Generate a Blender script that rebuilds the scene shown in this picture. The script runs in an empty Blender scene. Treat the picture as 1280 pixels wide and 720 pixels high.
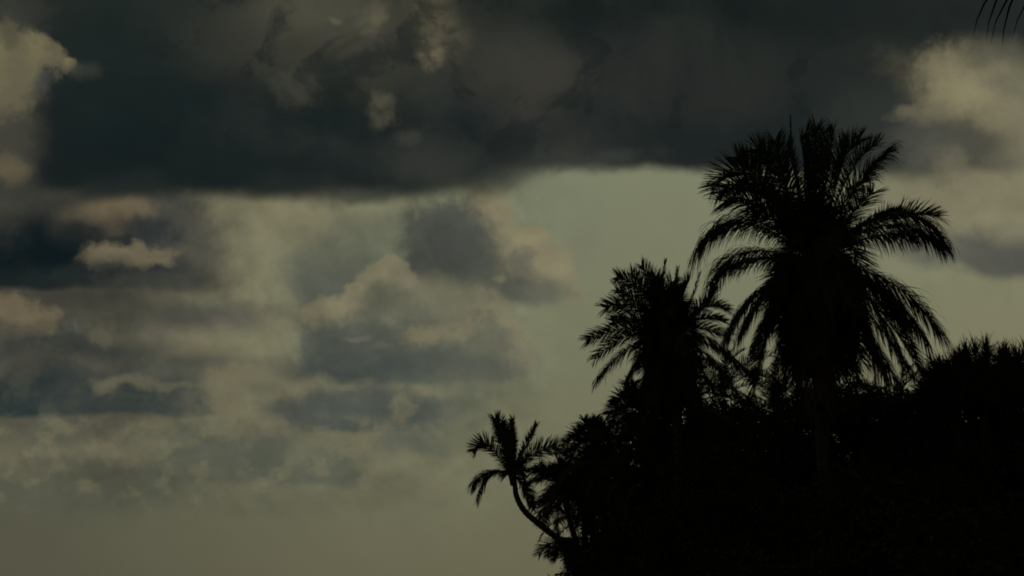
import bpy, math, random
from mathutils import Vector, Matrix
R = math.radians
S = bpy.context.scene
C = S.collection

# ------------------------------------------------------------------ camera
PITCH = 15.0
CAM = Vector((0, 0, 1.7))
cd = bpy.data.cameras.new('camera'); cam = bpy.data.objects.new('camera', cd); C.objects.link(cam)
cd.lens = 50; cd.sensor_width = 36; cd.clip_start = 0.1; cd.clip_end = 20000
cam.location = CAM; cam.rotation_euler = (R(90 + PITCH), 0, 0)
S.camera = cam
FWD = Vector((0, math.cos(R(PITCH)), math.sin(R(PITCH))))
UPV = Vector((0, -math.sin(R(PITCH)), math.cos(R(PITCH))))
def P(px, py, D):
    """point of the place at horizontal distance D seen towards (px, py) of a 1280x720 picture"""
    d = Vector((1, 0, 0)) * ((px - 640) / 1280 * .72) + FWD + UPV * ((360 - py) / 1280 * .72)
    return CAM + d * (D / d.y)

# ------------------------------------------------------------------ colour management
S.view_settings.view_transform = 'Standard'
S.view_settings.look = 'None'
S.view_settings.exposure = 0
S.view_settings.gamma = 1
S.cycles.filter_width = 1.9
S.cycles.use_adaptive_sampling = True; S.cycles.adaptive_threshold = .02; S.cycles.adaptive_min_samples = 24
S.cycles.max_bounces = 2
S.cycles.diffuse_bounces = 2

# ------------------------------------------------------------------ sun (behind the trees, behind cloud)
SUN_EL, SUN_AZ = 11.0, 24.0            # azimuth to the right of the view
sl = bpy.data.lights.new('sun', 'SUN'); sun = bpy.data.objects.new('sun', sl); C.objects.link(sun)
sl.energy = 0.03; sl.angle = R(12); sl.color = (1, .9, .72)
sd = Vector((math.sin(R(SUN_AZ)) * math.cos(R(SUN_EL)), math.cos(R(SUN_AZ)) * math.cos(R(SUN_EL)), math.sin(R(SUN_EL))))
sun.rotation_euler = (-sd).to_track_quat('-Z', 'Y').to_euler()

# ------------------------------------------------------------------ sky: Nishita behind procedural cloud
W = bpy.data.worlds.new('World'); S.world = W; W.use_nodes = True
NT = W.node_tree; N = NT.nodes; LK = NT.links
for n in list(N): N.remove(n)
def lin(c):
    f = lambda v: v / 12.92 if v <= .04045 else ((v + .055) / 1.055) ** 2.4
    return tuple(f(v / 255) for v in c[:3]) + (1,)
def nd(t, **k):
    n = N.new(t)
    for a, b in k.items(): setattr(n, a, b)
    return n
def put(sock, v):
    if isinstance(v, bpy.types.NodeSocket): LK.new(v, sock)
    else: sock.default_value = v
def mth(op, a, b=None, c=None, clamp=False):
    n = nd('ShaderNodeMath', operation=op, use_clamp=clamp); put(n.inputs[0], a)
    if b is not None: put(n.inputs[1], b)
    if c is not None: put(n.inputs[2], c)
    return n.outputs[0]
def vm(op, a, b=None, scale=None):
    n = nd('ShaderNodeVectorMath', operation=op); put(n.inputs[0], a)
    if b is not None: put(n.inputs[1], b)
    if scale is not None: put(n.inputs['Scale'], scale)
    return n.outputs['Value'] if op in ('DOT_PRODUCT', 'LENGTH') else n.outputs[0]
def mp(v, a, b, c=0.0, d=1.0, kind='SMOOTHSTEP'):
    n = nd('ShaderNodeMapRange', interpolation_type=kind); n.clamp = True
    for i, x in enumerate((v, a, b, c, d)): put(n.inputs[i], x)
    return n.outputs[0]
def mixc(f, a, b, blend='MIX'):
    n = nd('ShaderNodeMix', data_type='RGBA', blend_type=blend)
    put(n.inputs[0], f); put(n.inputs[6], a); put(n.inputs[7], b)
    return n.outputs[2]
def noise(v, scale, detail=4, rough=.5, dist=0.0, col=False, dims='2D', w=None):
    n = nd('ShaderNodeTexNoise', noise_dimensions=dims); put(n.inputs['Vector'], v)
    n.inputs['Scale'].default_value = scale; n.inputs['Detail'].default_value = detail
    n.inputs['Roughness'].default_value = rough; n.inputs['Distortion'].default_value = dist
    return n.outputs[1] if col else n.outputs[0]

tc = nd('ShaderNodeTexCoord')
D3 = vm('NORMALIZE', tc.outputs['Generated'])
# cloud chart: the tangent plane of the sky dome round a fixed bearing, in units of about 3.2 degrees
fz = vm('DOT_PRODUCT', D3, tuple(FWD))
fzs = mth('MAXIMUM', fz, .2)
cx = mth('DIVIDE', vm('DOT_PRODUCT', D3, (1, 0, 0)), fzs)
cy = mth('DIVIDE', vm('DOT_PRODUCT', D3, tuple(UPV)), fzs)
K = 12.8 / .72
comb = nd('ShaderNodeCombineXYZ')
LK.new(mth('MULTIPLY_ADD', cx, K, 6.4), comb.inputs[0]); LK.new(mth('MULTIPLY_ADD', cy, -K, 3.6), comb.inputs[1])
P0 = comb.outputs[0]
def warp(v, scale, amp, detail, rough, off):
    c = noise(vm('ADD', v, off), scale, detail, rough, col=True)
    return vm('ADD', v, vm('MULTIPLY', vm('SUBTRACT', c, (.5, .5, .5)), (amp, amp, 0)))
WS = warp(P0, .55, 1.0, 2, .45, (3.1, 7.7, 0))           # slow wander
WM = warp(WS, 1.0, .42, 5, .5, (11.3, 2.9, 0))          # medium, cloud edges
vor = nd('ShaderNodeTexVoronoi', voronoi_dimensions='2D', feature='SMOOTH_F1'); LK.new(WM, vor.inputs['Vector'])
vor.inputs['Scale'].default_value = 3.4; vor.inputs['Detail'].default_value = 1.5; vor.inputs['Roughness'].default_value = .5
vor.inputs['Smoothness'].default_value = .3; vor.inputs['Lacunarity'].default_value = 2.3; vor.normalize = True
FB = noise(P0, 2.2, 5, .66)
BIL = mth('ADD', mth('MULTIPLY_ADD', vor.outputs['Distance'], .9, -.27), mth('MULTIPLY_ADD', FB, 1.8, -.9))   # cauliflower relief
FF = mth('MULTIPLY_ADD', noise(P0, 5.5, 4, .65), 3.2, -1.6)   # finer tatters for the small lobes
WB = warp(P0, 1.7, .30, 5, .5, (5.5, 1.2, 0))            # fine billows
WL = warp(P0, 1.0, .20, 5, .55, (1.5, 9.2, 0))            # nearly straight (flat bases)
sepL = nd('ShaderNodeSeparateXYZ'); LK.new(WL, sepL.inputs[0]); YL = sepL.outputs[1]
sep0 = nd('ShaderNodeSeparateXYZ'); LK.new(P0, sep0.inputs[0]); X0, Y0 = sep0.outputs[0], sep0.outputs[1]

# clear sky: Nishita seen through a thin yellowish veil that thickens to the horizon
sky = nd('ShaderNodeTexSky', sky_type='NISHITA'); sky.sun_disc = False
sky.sun_elevation = R(SUN_EL); sky.sun_rotation = R(SUN_AZ); sky.air_density = 1.5; sky.dust_density = 4; sky.ozone_density = 1
sky_dim = vm('MULTIPLY', sky.outputs[0], (.05 * .25, .05 * .26, .05 * .28))
sepD = nd('ShaderNodeSeparateXYZ'); LK.new(D3, sepD.inputs[0]); DZ = sepD.outputs[2]
g1 = mixc(mp(Y0, 2.2, 7.4, kind='LINEAR'), lin((124, 127, 103)), lin((104, 101, 80)))
g1 = mixc(mp(X0, 6.0, -1.0), g1, lin((84, 83, 69)))
clear = mixc(.96, sky_dim, g1)
col = clear

WSP = {'0': P0, 'L': WL, 'S': WS, 'M': WM, 'B': WB}
def blob(c, cxp, cyp, rx, ry, color, op=1.0, soft=.4, warp='M', rot=0, base=None, bs=6, top=None, bil=0.0, blend='MIX'):
    """one cloud lobe: an ellipse of the wandering chart with a soft rim, optionally cut by a flat base"""
    ch = nd('ShaderNodeVectorMath', operation='MULTIPLY_ADD')     # makes the lobes evaluate one after another (keeps the shader small)
    LK.new(c, ch.inputs[0]); ch.inputs[1].default_value = (1e-9, 1e-9, 1e-9); LK.new(WSP[warp], ch.inputs[2])
    m = nd('ShaderNodeMapping', vector_type='TEXTURE'); LK.new(ch.outputs[0], m.inputs[0])
    m.inputs['Location'].default_value = (cxp / 100, cyp / 100, 0)
    m.inputs['Rotation'].default_value = (0, 0, R(rot)); m.inputs['Scale'].default_value = (rx / 100, ry / 100, 1)
    r = vm('LENGTH', m.outputs[0])
    if bil: r = mth('MULTIPLY_ADD', BIL, bil * (.62 if rx * ry > 900 else .8), r)
    if rx * ry < 900 and warp in 'BL': r = mth('MULTIPLY_ADD', FF, .38, r)
    k = mp(r, 1 + soft, 1 - soft, 0, op)
    if base is not None: k = mth('MULTIPLY', k, mp(YL, (base + bs) / 100, (base - bs) / 100))
    if top is not None: k = mth('MULTIPLY', k, mp(YL, (top - bs) / 100, (top + bs) / 100))
    return mixc(k, c, lin(color), blend)

B = [
 # ---- far, low and pale layers (left lower quarter)
 dict(cxp=60, cyp=560, rx=210, ry=44, color=(106,100,80), op=.6, soft=.6, warp='M', bil=.4),
 dict(cxp=200, cyp=535, rx=60, ry=16, color=(110,105,84), op=.5, soft=.6, warp='B', bil=.6),
 dict(cxp=90, cyp=520, rx=46, ry=22, color=(84,84,73), op=.6, soft=.6, warp='B', bil=.6),
 dict(cxp=70, cyp=550, rx=60, ry=14, color=(88,87,75), op=.45, soft=.6, warp='B', bil=.6),
 dict(cxp=60, cyp=612, rx=120, ry=36, color=(80,81,69), op=.6, soft=.7, warp='M', base=642, bs=16, bil=.5),
 dict(cxp=100, cyp=590, rx=50, ry=20, color=(80,81,69), op=.5, soft=.7, warp='B', bil=.6),
 dict(cxp=240, cyp=612, rx=200, ry=36, color=(82,84,71), op=.5, soft=.7, warp='M', base=645, bs=14, bil=.5),
 dict(cxp=330, cyp=550, rx=115, ry=70, color=(106,104,83), op=.8, soft=.5, warp='B', bil=.8),
 dict(cxp=245, cyp=560, rx=42, ry=32, color=(84,86,74), op=.75, soft=.7, warp='B', base=590, bs=14, bil=.8),
 dict(cxp=345, cyp=568, rx=78, ry=46, color=(78,82,72), op=.92, soft=.7, warp='B', base=606, bs=10, bil=.8),
 dict(cxp=205, cyp=603, rx=28, ry=24, color=(80,83,71), op=.7, soft=.7, warp='B', base=624, bs=6, bil=.8),
 dict(cxp=262, cyp=612, rx=56, ry=16, color=(102,99,80), op=.5, soft=.7, warp='B', bil=.6),
 dict(cxp=410, cyp=568, rx=46, ry=38, color=(108,105,85), op=.6, soft=.5, warp='B', bil=.9),
 dict(cxp=420, cyp=588, rx=34, ry=22, color=(84,88,76), op=.7, soft=.7, warp='B', base=607, bs=6, bil=.6),
 dict(cxp=340, cyp=598, rx=130, ry=12, color=(84,86,74), op=.6, soft=.7, warp='L', base=607, bs=5),
 dict(cxp=525, cyp=558, rx=46, ry=16, color=(88,91,80), op=.85, soft=.6, warp='M', base=572, bs=6, bil=.3),
 dict(cxp=590, cyp=560, rx=60, ry=40, color=(108,108,88), op=.3, soft=.7, warp='B', bil=.8),
 # ---- bright open column 250-420
 dict(cxp=335, cyp=350, rx=100, ry=150, color=(125,122,97), op=.85, soft=.7, warp='S'),
 dict(cxp=360, cyp=272, rx=180, ry=30, color=(124,118,94), op=.7, soft=.7, warp='M', bil=.4),
 dict(cxp=295, cyp=345, rx=50, ry=90, color=(128,123,97), op=.5, soft=.7, warp='M', bil=.5),
 # ---- thin grey haze clouds left of the big cumulus
 dict(cxp=425, cyp=355, rx=62, ry=62, color=(82,86,77), op=.92, soft=.6, warp='M', bil=.5),
 dict(cxp=470, cyp=302, rx=90, ry=38, color=(102,104,87), op=.75, soft=.7, warp='M', bil=.3),
 # ---- left grey bank 0-330, 340-520
 dict(cxp=70, cyp=440, rx=240, ry=85, color=(78,76,66), op=.97, soft=.5, warp='M', bil=.3),
 dict(cxp=230, cyp=355, rx=60, ry=26, color=(84,82,70), op=.85, soft=.7, warp='M', bil=.6),
 dict(cxp=215, cyp=377, rx=44, ry=14, color=(114,108,86), op=.75, soft=.7, warp='B', bil=.6),
 dict(cxp=252, cyp=398, rx=80, ry=20, color=(80,79,71), op=.92, soft=.6, warp='B', bil=.6),
 dict(cxp=225, cyp=432, rx=95, ry=20, color=(114,108,87), op=.8, soft=.7, warp='B', bil=.6),
 dict(cxp=300, cyp=425, rx=60, ry=22, color=(116,112,89), op=.6, soft=.7, warp='B', bil=.6),
 dict(cxp=270, cyp=460, rx=140, ry=13, color=(82,83,72), op=.85, soft=.7, warp='L', bil=.3),
 dict(cxp=130, cyp=446, rx=80, ry=16, color=(62,64,58), op=.8, soft=.7, warp='M', bil=.4),
 dict(cxp=60, cyp=428, rx=110, ry=16, color=(52,56,54), op=.85, soft=.7, warp='M'),
 dict(cxp=122, cyp=420, rx=17, ry=13, color=(94,90,72), op=.75, soft=.6, warp='B', bil=.5),
 dict(cxp=90, cyp=455, rx=60, ry=10, color=(78,75,65), op=.7, soft=.7, warp='B', bil=.5),
 dict(cxp=150, cyp=500, rx=185, ry=36, color=(70,73,67), op=.97, soft=.4, warp='M', base=518, bs=5, bil=.4),
 dict(cxp=20, cyp=492, rx=110, ry=34, color=(38,49,50), op=.95, soft=.7, warp='M', base=518, bs=5),
 dict(cxp=115, cyp=495, rx=66, ry=28, color=(54,59,57), op=.9, soft=.6, warp='B', base=518, bs=5, bil=.5),
 dict(cxp=186, cyp=498, rx=36, ry=24, color=(54,61,59), op=.9, soft=.6, warp='B', base=518, bs=5, bil=.5),
 dict(cxp=240, cyp=505, rx=36, ry=18, color=(68,72,67), op=.8, soft=.6, warp='B', base=518, bs=5, bil=.5),
 dict(cxp=158, cyp=475, rx=36, ry=8, color=(96,93,76), op=.85, soft=.6, warp='B', bil=.4),
 dict(cxp=210, cyp=482, rx=34, ry=6, color=(96,94,77), op=.7, soft=.6, warp='B', bil=.4),
 dict(cxp=135, cyp=484, rx=12, ry=9, color=(98,94,76), op=.7, soft=.6, warp='B', bil=.4),
 dict(cxp=310, cyp=500, rx=66, ry=46, color=(117,111,88), op=.8, soft=.45, warp='B', bil=.9),
 dict(cxp=340, cyp=520, rx=30, ry=24, color=(96,96,80), op=.6, soft=.7, warp='B', bil=.9),
 dict(cxp=262, cyp=545, rx=36, ry=20, color=(92,93,79), op=.6, soft=.7, warp='B', bil=.9),
 dict(cxp=335, cyp=487, rx=18, ry=8, color=(90,92,79), op=.6, soft=.7, warp='B', bil=.9),
 # ---- cumulus behind (500-720, 250-390)
 dict(cxp=695, cyp=290, rx=60, ry=62, color=(120,122,100), op=.8, soft=.3, warp='B', bil=.8),
 dict(cxp=725, cyp=315, rx=24, ry=28, color=(118,116,95), op=.5, soft=.4, warp='B', bil=.8),
 dict(cxp=655, cyp=335, rx=66, ry=44, color=(129,122,96), op=.97, soft=.22, warp='B', base=382, bs=12, bil=.7),
 dict(cxp=612, cyp=285, rx=32, ry=56, color=(128,121,95), op=.97, soft=.35, warp='B', rot=-15, bil=.6),
]
for (x, y, r, c) in ((598,258,12,0),(610,268,12,1),(618,284,12,0),(626,300,12,1),(640,298,11,0),(656,294,12,1),(672,298,11,1),(684,308,11,0),(690,322,12,0),(702,338,12,1),(712,352,11,0),(720,366,9,0)):
    B.append(dict(cxp=x, cyp=y, rx=r * 1.15, ry=r, color=((124,118,94), (131,124,98))[c], op=.88, soft=.4, warp='L', bil=.3))
B += [
 dict(cxp=556, cyp=308, rx=60, ry=58, color=(82,84,75), op=.97, soft=.3, warp='B', base=362, bs=14, bil=.6),
 dict(cxp=562, cyp=315, rx=50, ry=44, color=(66,69,64), op=.9, soft=.7, warp='B', base=358, bs=14, bil=.6),
 dict(cxp=632, cyp=358, rx=66, ry=24, color=(78,81,73), op=.95, soft=.6, warp='B', base=382, bs=12, rot=10, bil=.5),
 dict(cxp=652, cyp=326, rx=18, ry=14, color=(94,95,83), op=.85, soft=.7, warp='B', bil=.8),
 dict(cxp=680, cyp=364, rx=30, ry=12, color=(96,96,83), op=.7, soft=.7, warp='B', base=380, bs=10),
 dict(cxp=625, cyp=347, rx=9, ry=5, color=(112,108,88), op=.8, soft=.6, warp='B', bil=.4),
 dict(cxp=655, cyp=301, rx=14, ry=6, color=(136,128,100), op=.6, soft=.7, warp='B', bil=.6),
 # ---- big cumulus (375-660, 325-480)
 dict(cxp=480, cyp=362, rx=34, ry=28, color=(117,112,90), op=.97, soft=.2, warp='L', bil=.3),
 dict(cxp=440, cyp=390, rx=62, ry=20, color=(118,113,90), op=.97, soft=.2, warp='B', bil=.6),
 dict(cxp=535, cyp=392, rx=95, ry=40, color=(108,105,87), op=.92, soft=.4, warp='B', bil=.6),
 dict(cxp=595, cyp=425, rx=58, ry=50, color=(122,117,93), op=.97, soft=.25, warp='B', base=482, bs=14, bil=.7),
]
RIM = []
for (x, y, r, c) in ((455,349,11,0),(467,338,11,1),(482,334,12,1),(497,340,11,0),(508,352,11,0),(444,362,11,1),(434,374,11,0),(420,384,11,1),(404,390,10,0),(388,396,9,0),
                     (578,396,12,0),(596,396,13,1),(614,400,13,0),(630,410,12,1),(640,424,12,0),(648,440,11,0),(655,452,9,0)):
    RIM.append(dict(cxp=x, cyp=y, rx=r * 1.2, ry=r * 1.05, color=((119,113,91), (125,119,95))[c], op=.85, soft=.32, warp='L', bil=.25))
B += RIM
B += [
 dict(cxp=482, cyp=374, rx=30, ry=20, color=(92,92,79), op=.85, soft=.7, warp='B', bil=.6),
 dict(cxp=466, cyp=390, rx=26, ry=9, color=(90,90,78), op=.6, soft=.7, warp='B', bil=.6),
 dict(cxp=555, cyp=388, rx=46, ry=16, color=(102,101,85), op=.7, soft=.7, warp='B', bil=.6),
 dict(cxp=530, cyp=404, rx=40, ry=14, color=(94,95,81), op=.8, soft=.7, warp='B', bil=.6),
 dict(cxp=440, cyp=440, rx=72, ry=44, color=(79,83,75), op=.97, soft=.22, warp='B', base=480, bs=6, bil=.5),
 dict(cxp=510, cyp=445, rx=70, ry=34, color=(80,84,76), op=.95, soft=.6, warp='B', base=480, bs=6, bil=.6),
 dict(cxp=570, cyp=458, rx=76, ry=26, color=(82,86,78), op=.95, soft=.6, warp='B', base=480, bs=8, bil=.6),
 dict(cxp=610, cyp=428, rx=28, ry=30, color=(90,92,80), op=.85, soft=.7, warp='B', base=480, bs=8, bil=.8),
 dict(cxp=440, cyp=462, rx=80, ry=24, color=(66,72,69), op=.85, soft=.7, warp='B', base=480, bs=6),
 dict(cxp=448, cyp=420, rx=14, ry=4, color=(98,98,84), op=.8, soft=.6, warp='B', bil=.4),
 dict(cxp=480, cyp=432, rx=12, ry=4, color=(94,95,82), op=.6, soft=.6, warp='B', bil=.4),
 dict(cxp=530, cyp=420, rx=22, ry=12, color=(120,114,91), op=.85, soft=.6, warp='B', bil=.8),
 dict(cxp=565, cyp=408, rx=26, ry=10, color=(118,112,90), op=.7, soft=.6, warp='B', bil=.8),
 # ---- lower slab (375-520, 490-540)
 dict(cxp=560, cyp=505, rx=50, ry=34, color=(94,96,82), op=.8, soft=.6, warp='B', bil=.9),
 dict(cxp=540, cyp=490, rx=26, ry=10, color=(112,108,87), op=.7, soft=.6, warp='B', bil=.9),
 dict(cxp=452, cyp=513, rx=106, ry=32, color=(74,79,73), op=.97, soft=.3, warp='B', base=541, bs=5, bil=.5),
 dict(cxp=500, cyp=506, rx=17, ry=17, color=(112,108,88), op=.85, soft=.6, warp='B', bil=.8),
 dict(cxp=502, cyp=512, rx=9, ry=8, color=(92,94,81), op=.7, soft=.7, warp='B', bil=.8),
 dict(cxp=390, cyp=482, rx=60, ry=9, color=(112,108,87), op=.5, soft=.7, warp='B', bil=.5),
 # ---- right hand clouds
 dict(cxp=1225, cyp=245, rx=130, ry=60, color=(124,118,95), op=.85, soft=.6, warp='S'),
 dict(cxp=1260, cyp=322, rx=110, ry=32, color=(84,84,77), op=.95, soft=.5, warp='M', base=350, bs=10, bil=.3),
 dict(cxp=1165, cyp=312, rx=50, ry=20, color=(94,93,82), op=.8, soft=.7, warp='M', bil=.3),
 # ---- left dark patch
 dict(cxp=90, cyp=300, rx=180, ry=74, color=(58,58,53), op=.97, soft=.5, warp='M', bil=.3),
 dict(cxp=200, cyp=278, rx=62, ry=34, color=(62,62,58), op=.92, soft=.6, warp='B', bil=.6),
 dict(cxp=225, cyp=320, rx=50, ry=34, color=(78,76,68), op=.85, soft=.7, warp='B', bil=.6),
 dict(cxp=140, cyp=262, rx=50, ry=18, color=(114,102,80), op=.9, soft=.6, warp='B', bil=.6),
 dict(cxp=150, cyp=285, rx=22, ry=20, color=(100,90,72), op=.7, soft=.7, warp='B', bil=.6),
 dict(cxp=20, cyp=318, rx=130, ry=56, color=(17,27,30), op=1, soft=.45, warp='M', base=363, bs=6),
 dict(cxp=120, cyp=345, rx=130, ry=22, color=(34,40,40), op=.92, soft=.7, warp='M', base=368, bs=8),
 dict(cxp=190, cyp=290, rx=32, ry=18, color=(46,50,50), op=.95, soft=.6, warp='B', bil=.8),
 dict(cxp=158, cyp=305, rx=28, ry=7, color=(36,41,43), op=.9, soft=.6, warp='B', bil=.6),
 dict(cxp=126, cyp=316, rx=22, ry=10, color=(110,102,80), op=.85, soft=.7, warp='B', rot=-12, bil=.7),
 dict(cxp=158, cyp=321, rx=30, ry=10, color=(114,105,83), op=.9, soft=.6, warp='B', rot=6, bil=.8),
 dict(cxp=172, cyp=308, rx=9, ry=7, color=(108,100,80), op=.8, soft=.6, warp='B', bil=.6),
 dict(cxp=140, cyp=328, rx=34, ry=8, color=(80,77,66), op=.6, soft=.8, warp='B', bil=.6),
 dict(cxp=190, cyp=318, rx=26, ry=13, color=(104,97,78), op=.9, soft=.5, warp='B', bil=.7),
 dict(cxp=175, cyp=350, rx=50, ry=14, color=(58,60,55), op=.8, soft=.7, warp='B', bil=.4),
 dict(cxp=60, cyp=388, rx=160, ry=26, color=(62,61,54), op=.9, soft=.6, warp='M', top=364, bs=7),
 dict(cxp=12, cyp=385, rx=24, ry=18, color=(108,96,76), op=.9, soft=.5, warp='B', bil=.6),
 dict(cxp=45, cyp=400, rx=32, ry=16, color=(106,96,77), op=.9, soft=.6, warp='B', rot=12, bil=.7),
 dict(cxp=30, cyp=412, rx=40, ry=10, color=(82,77,65), op=.7, soft=.7, warp='B', bil=.4),
 # ---- great dark bank across the top
 dict(cxp=1180, cyp=-110, rx=780, ry=600, color=(36,40,38), op=1, soft=.16, warp='S', base=212, bs=10),
 dict(cxp=250, cyp=-90, rx=570, ry=420, color=(40,43,40), op=1, soft=.12, warp='S', base=242, bs=14),
 dict(cxp=690, cyp=120, rx=190, ry=110, color=(42,44,42), op=.99, soft=.3, warp='S', base=200, bs=12),
 dict(cxp=600, cyp=190, rx=70, ry=50, color=(44,46,43), op=.95, soft=.5, warp='M', base=228, bs=14),
 dict(cxp=200, cyp=170, rx=200, ry=90, color=(19,28,30), op=.97, soft=.8, warp='S', base=238, bs=14),
 dict(cxp=380, cyp=190, rx=180, ry=60, color=(25,33,33), op=.92, soft=.7, warp='S', base=240, bs=14),
 dict(cxp=150, cyp=60, rx=110, ry=90, color=(28,37,36), op=.85, soft=.8, warp='S'),
 dict(cxp=590, cyp=180, rx=60, ry=46, color=(34,39,39), op=.85, soft=.7, warp='M', base=226, bs=16, bil=.4),
 dict(cxp=820, cyp=6, rx=280, ry=44, color=(21,29,28), op=.9, soft=.8, warp='S'),
 dict(cxp=930, cyp=160, rx=180, ry=42, color=(28,35,35), op=.9, soft=.7, warp='S', base=208, bs=12),
 dict(cxp=900, cyp=95, rx=170, ry=30, color=(37,39,37), op=.6, soft=.8, warp='S'),
 dict(cxp=1110, cyp=175, rx=70, ry=52, color=(48,51,48), op=.85, soft=.7, warp='M', base=226, bs=12),
 dict(cxp=430, cyp=40, rx=150, ry=60, color=(64,63,54), op=.8, soft=.9, warp='S'),
 dict(cxp=400, cyp=5, rx=60, ry=30, color=(86,84,69), op=.6, soft=.9, warp='S'),
 dict(cxp=660, cyp=95, rx=50, ry=60, color=(62,60,52), op=.7, soft=.9, warp='M', bil=.6),
 dict(cxp=530, cyp=205, rx=60, ry=26, color=(54,56,51), op=.7, soft=.8, warp='B', base=236, bs=10, bil=.8),
 dict(cxp=140, cyp=238, rx=90, ry=16, color=(34,40,39), op=.7, soft=.8, warp='M', bil=.5),
 dict(cxp=430, cyp=236, rx=120, ry=14, color=(38,42,40), op=.7, soft=.8, warp='M', bil=.5),
 dict(cxp=655, cyp=212, rx=60, ry=16, color=(56,59,53), op=.6, soft=.9, warp='B', rot=-25, bil=.8),
 dict(cxp=745, cyp=198, rx=60, ry=12, color=(60,63,56), op=.6, soft=.9, warp='B', bil=.8),
 # small bright tatters in it
 dict(cxp=545, cyp=25, rx=25, ry=42, color=(94,88,70), op=.7, soft=.9, warp='B', rot=-12, bil=.7),
 dict(cxp=540, cyp=66, rx=16, ry=16, color=(102,95,76), op=.85, soft=.7, warp='B', bil=.9),
 dict(cxp=468, cyp=20, rx=17, ry=15, color=(96,91,72), op=.8, soft=.8, warp='B', bil=.9),
 dict(cxp=472, cyp=14, rx=9, ry=6, color=(84,80,66), op=.6, soft=.7, warp='B', bil=.9),
 dict(cxp=418, cyp=24, rx=9, ry=4, color=(98,94,76), op=.9, soft=.6, warp='B'),
 dict(cxp=478, cyp=135, rx=16, ry=17, color=(84,80,65), op=.8, soft=.75, warp='B', rot=-30, bil=.9),
 dict(cxp=484, cyp=142, rx=10, ry=9, color=(66,65,56), op=.6, soft=.7, warp='B', bil=.9),
 dict(cxp=378, cyp=108, rx=28, ry=20, color=(62,62,54), op=.8, soft=.7, warp='B', bil=.8),
 dict(cxp=512, cyp=168, rx=14, ry=8, color=(60,61,55), op=.7, soft=.7, warp='B', bil=.5),
 # ---- sun lit gap at the far left
 dict(cxp=6, cyp=135, rx=42, ry=130, color=(68,67,59), op=.92, soft=.6, warp='B', bil=.5),
 dict(cxp=30, cyp=15, rx=30, ry=24, color=(54,56,50), op=.6, soft=.8, warp='B', bil=.5),
 dict(cxp=6, cyp=88, rx=42, ry=52, color=(110,103,79), op=.95, soft=.4, warp='B', bil=.7),
 dict(cxp=50, cyp=70, rx=36, ry=20, color=(100,94,73), op=.92, soft=.4, warp='B', rot=22, bil=.7),
 dict(cxp=36, cyp=62, rx=18, ry=22, color=(116,108,82), op=.8, soft=.6, warp='B', bil=.6),
 dict(cxp=82, cyp=80, rx=8, ry=8, color=(124,116,84), op=.85, soft=.6, warp='B', rot=-30, bil=.5),
 dict(cxp=14, cyp=46, rx=20, ry=12, color=(74,72,60), op=.7, soft=.7, warp='B', rot=30, bil=.6),
 dict(cxp=52, cyp=100, rx=12, ry=20, color=(64,66,62), op=.75, soft=.7, warp='B', rot=30, bil=.6),
 dict(cxp=22, cyp=92, rx=16, ry=24, color=(94,90,72), op=.6, soft=.9, warp='B', rot=20, bil=.9),
 dict(cxp=4, cyp=126, rx=20, ry=18, color=(88,84,69), op=.6, soft=.9, warp='B', bil=.9),
 dict(cxp=100, cyp=86, rx=26, ry=10, color=(56,57,53), op=.7, soft=.8, warp='B', bil=.5),
 dict(cxp=10, cyp=212, rx=26, ry=18, color=(98,89,70), op=.8, soft=.7, warp='B', bil=.6),
 dict(cxp=20, cyp=240, rx=60, ry=20, color=(54,55,50), op=.7, soft=.8, warp='M'),
 # ---- bright break on the right
 dict(cxp=1240, cyp=125, rx=96, ry=50, color=(124,117,93), op=.9, soft=.75, warp='M', rot=18, bil=.4),
 dict(cxp=1275, cyp=160, rx=64, ry=80, color=(122,116,94), op=.9, soft=.5, warp='M', bil=.3),
 dict(cxp=1180, cyp=84, rx=30, ry=26, color=(124,117,92), op=.75, soft=.7, warp='B', bil=.5),
 dict(cxp=1205, cyp=120, rx=40, ry=22, color=(136,128,100), op=.75, soft=.8, warp='B', bil=.5),
 dict(cxp=1150, cyp=142, rx=28, ry=12, color=(104,99,81), op=.7, soft=.7, warp='B', bil=.5),
 dict(cxp=1190, cyp=180, rx=64, ry=26, color=(78,78,70), op=.92, soft=.7, warp='B', bil=.5),
 dict(cxp=1165, cyp=205, rx=30, ry=22, color=(84,83,73), op=.6, soft=.7, warp='B', bil=.5),
 dict(cxp=1190, cyp=205, rx=22, ry=22, color=(106,101,82), op=.7, soft=.7, warp='B', bil=.7),
 dict(cxp=1260, cyp=68, rx=60, ry=16, color=(86,86,74), op=.6, soft=.8, warp='M'),
 dict(cxp=1258, cyp=104, rx=30, ry=14, color=(102,100,83), op=.7, soft=.8, warp='B', bil=.6),
 dict(cxp=1245, cyp=150, rx=24, ry=12, color=(130,123,97), op=.6, soft=.8, warp='B', bil=.6),
 dict(cxp=1262, cyp=200, rx=24, ry=14, color=(100,97,82), op=.5, soft=.8, warp='B', bil=.6),
]
for b in B: col = blob(col, **b)
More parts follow.
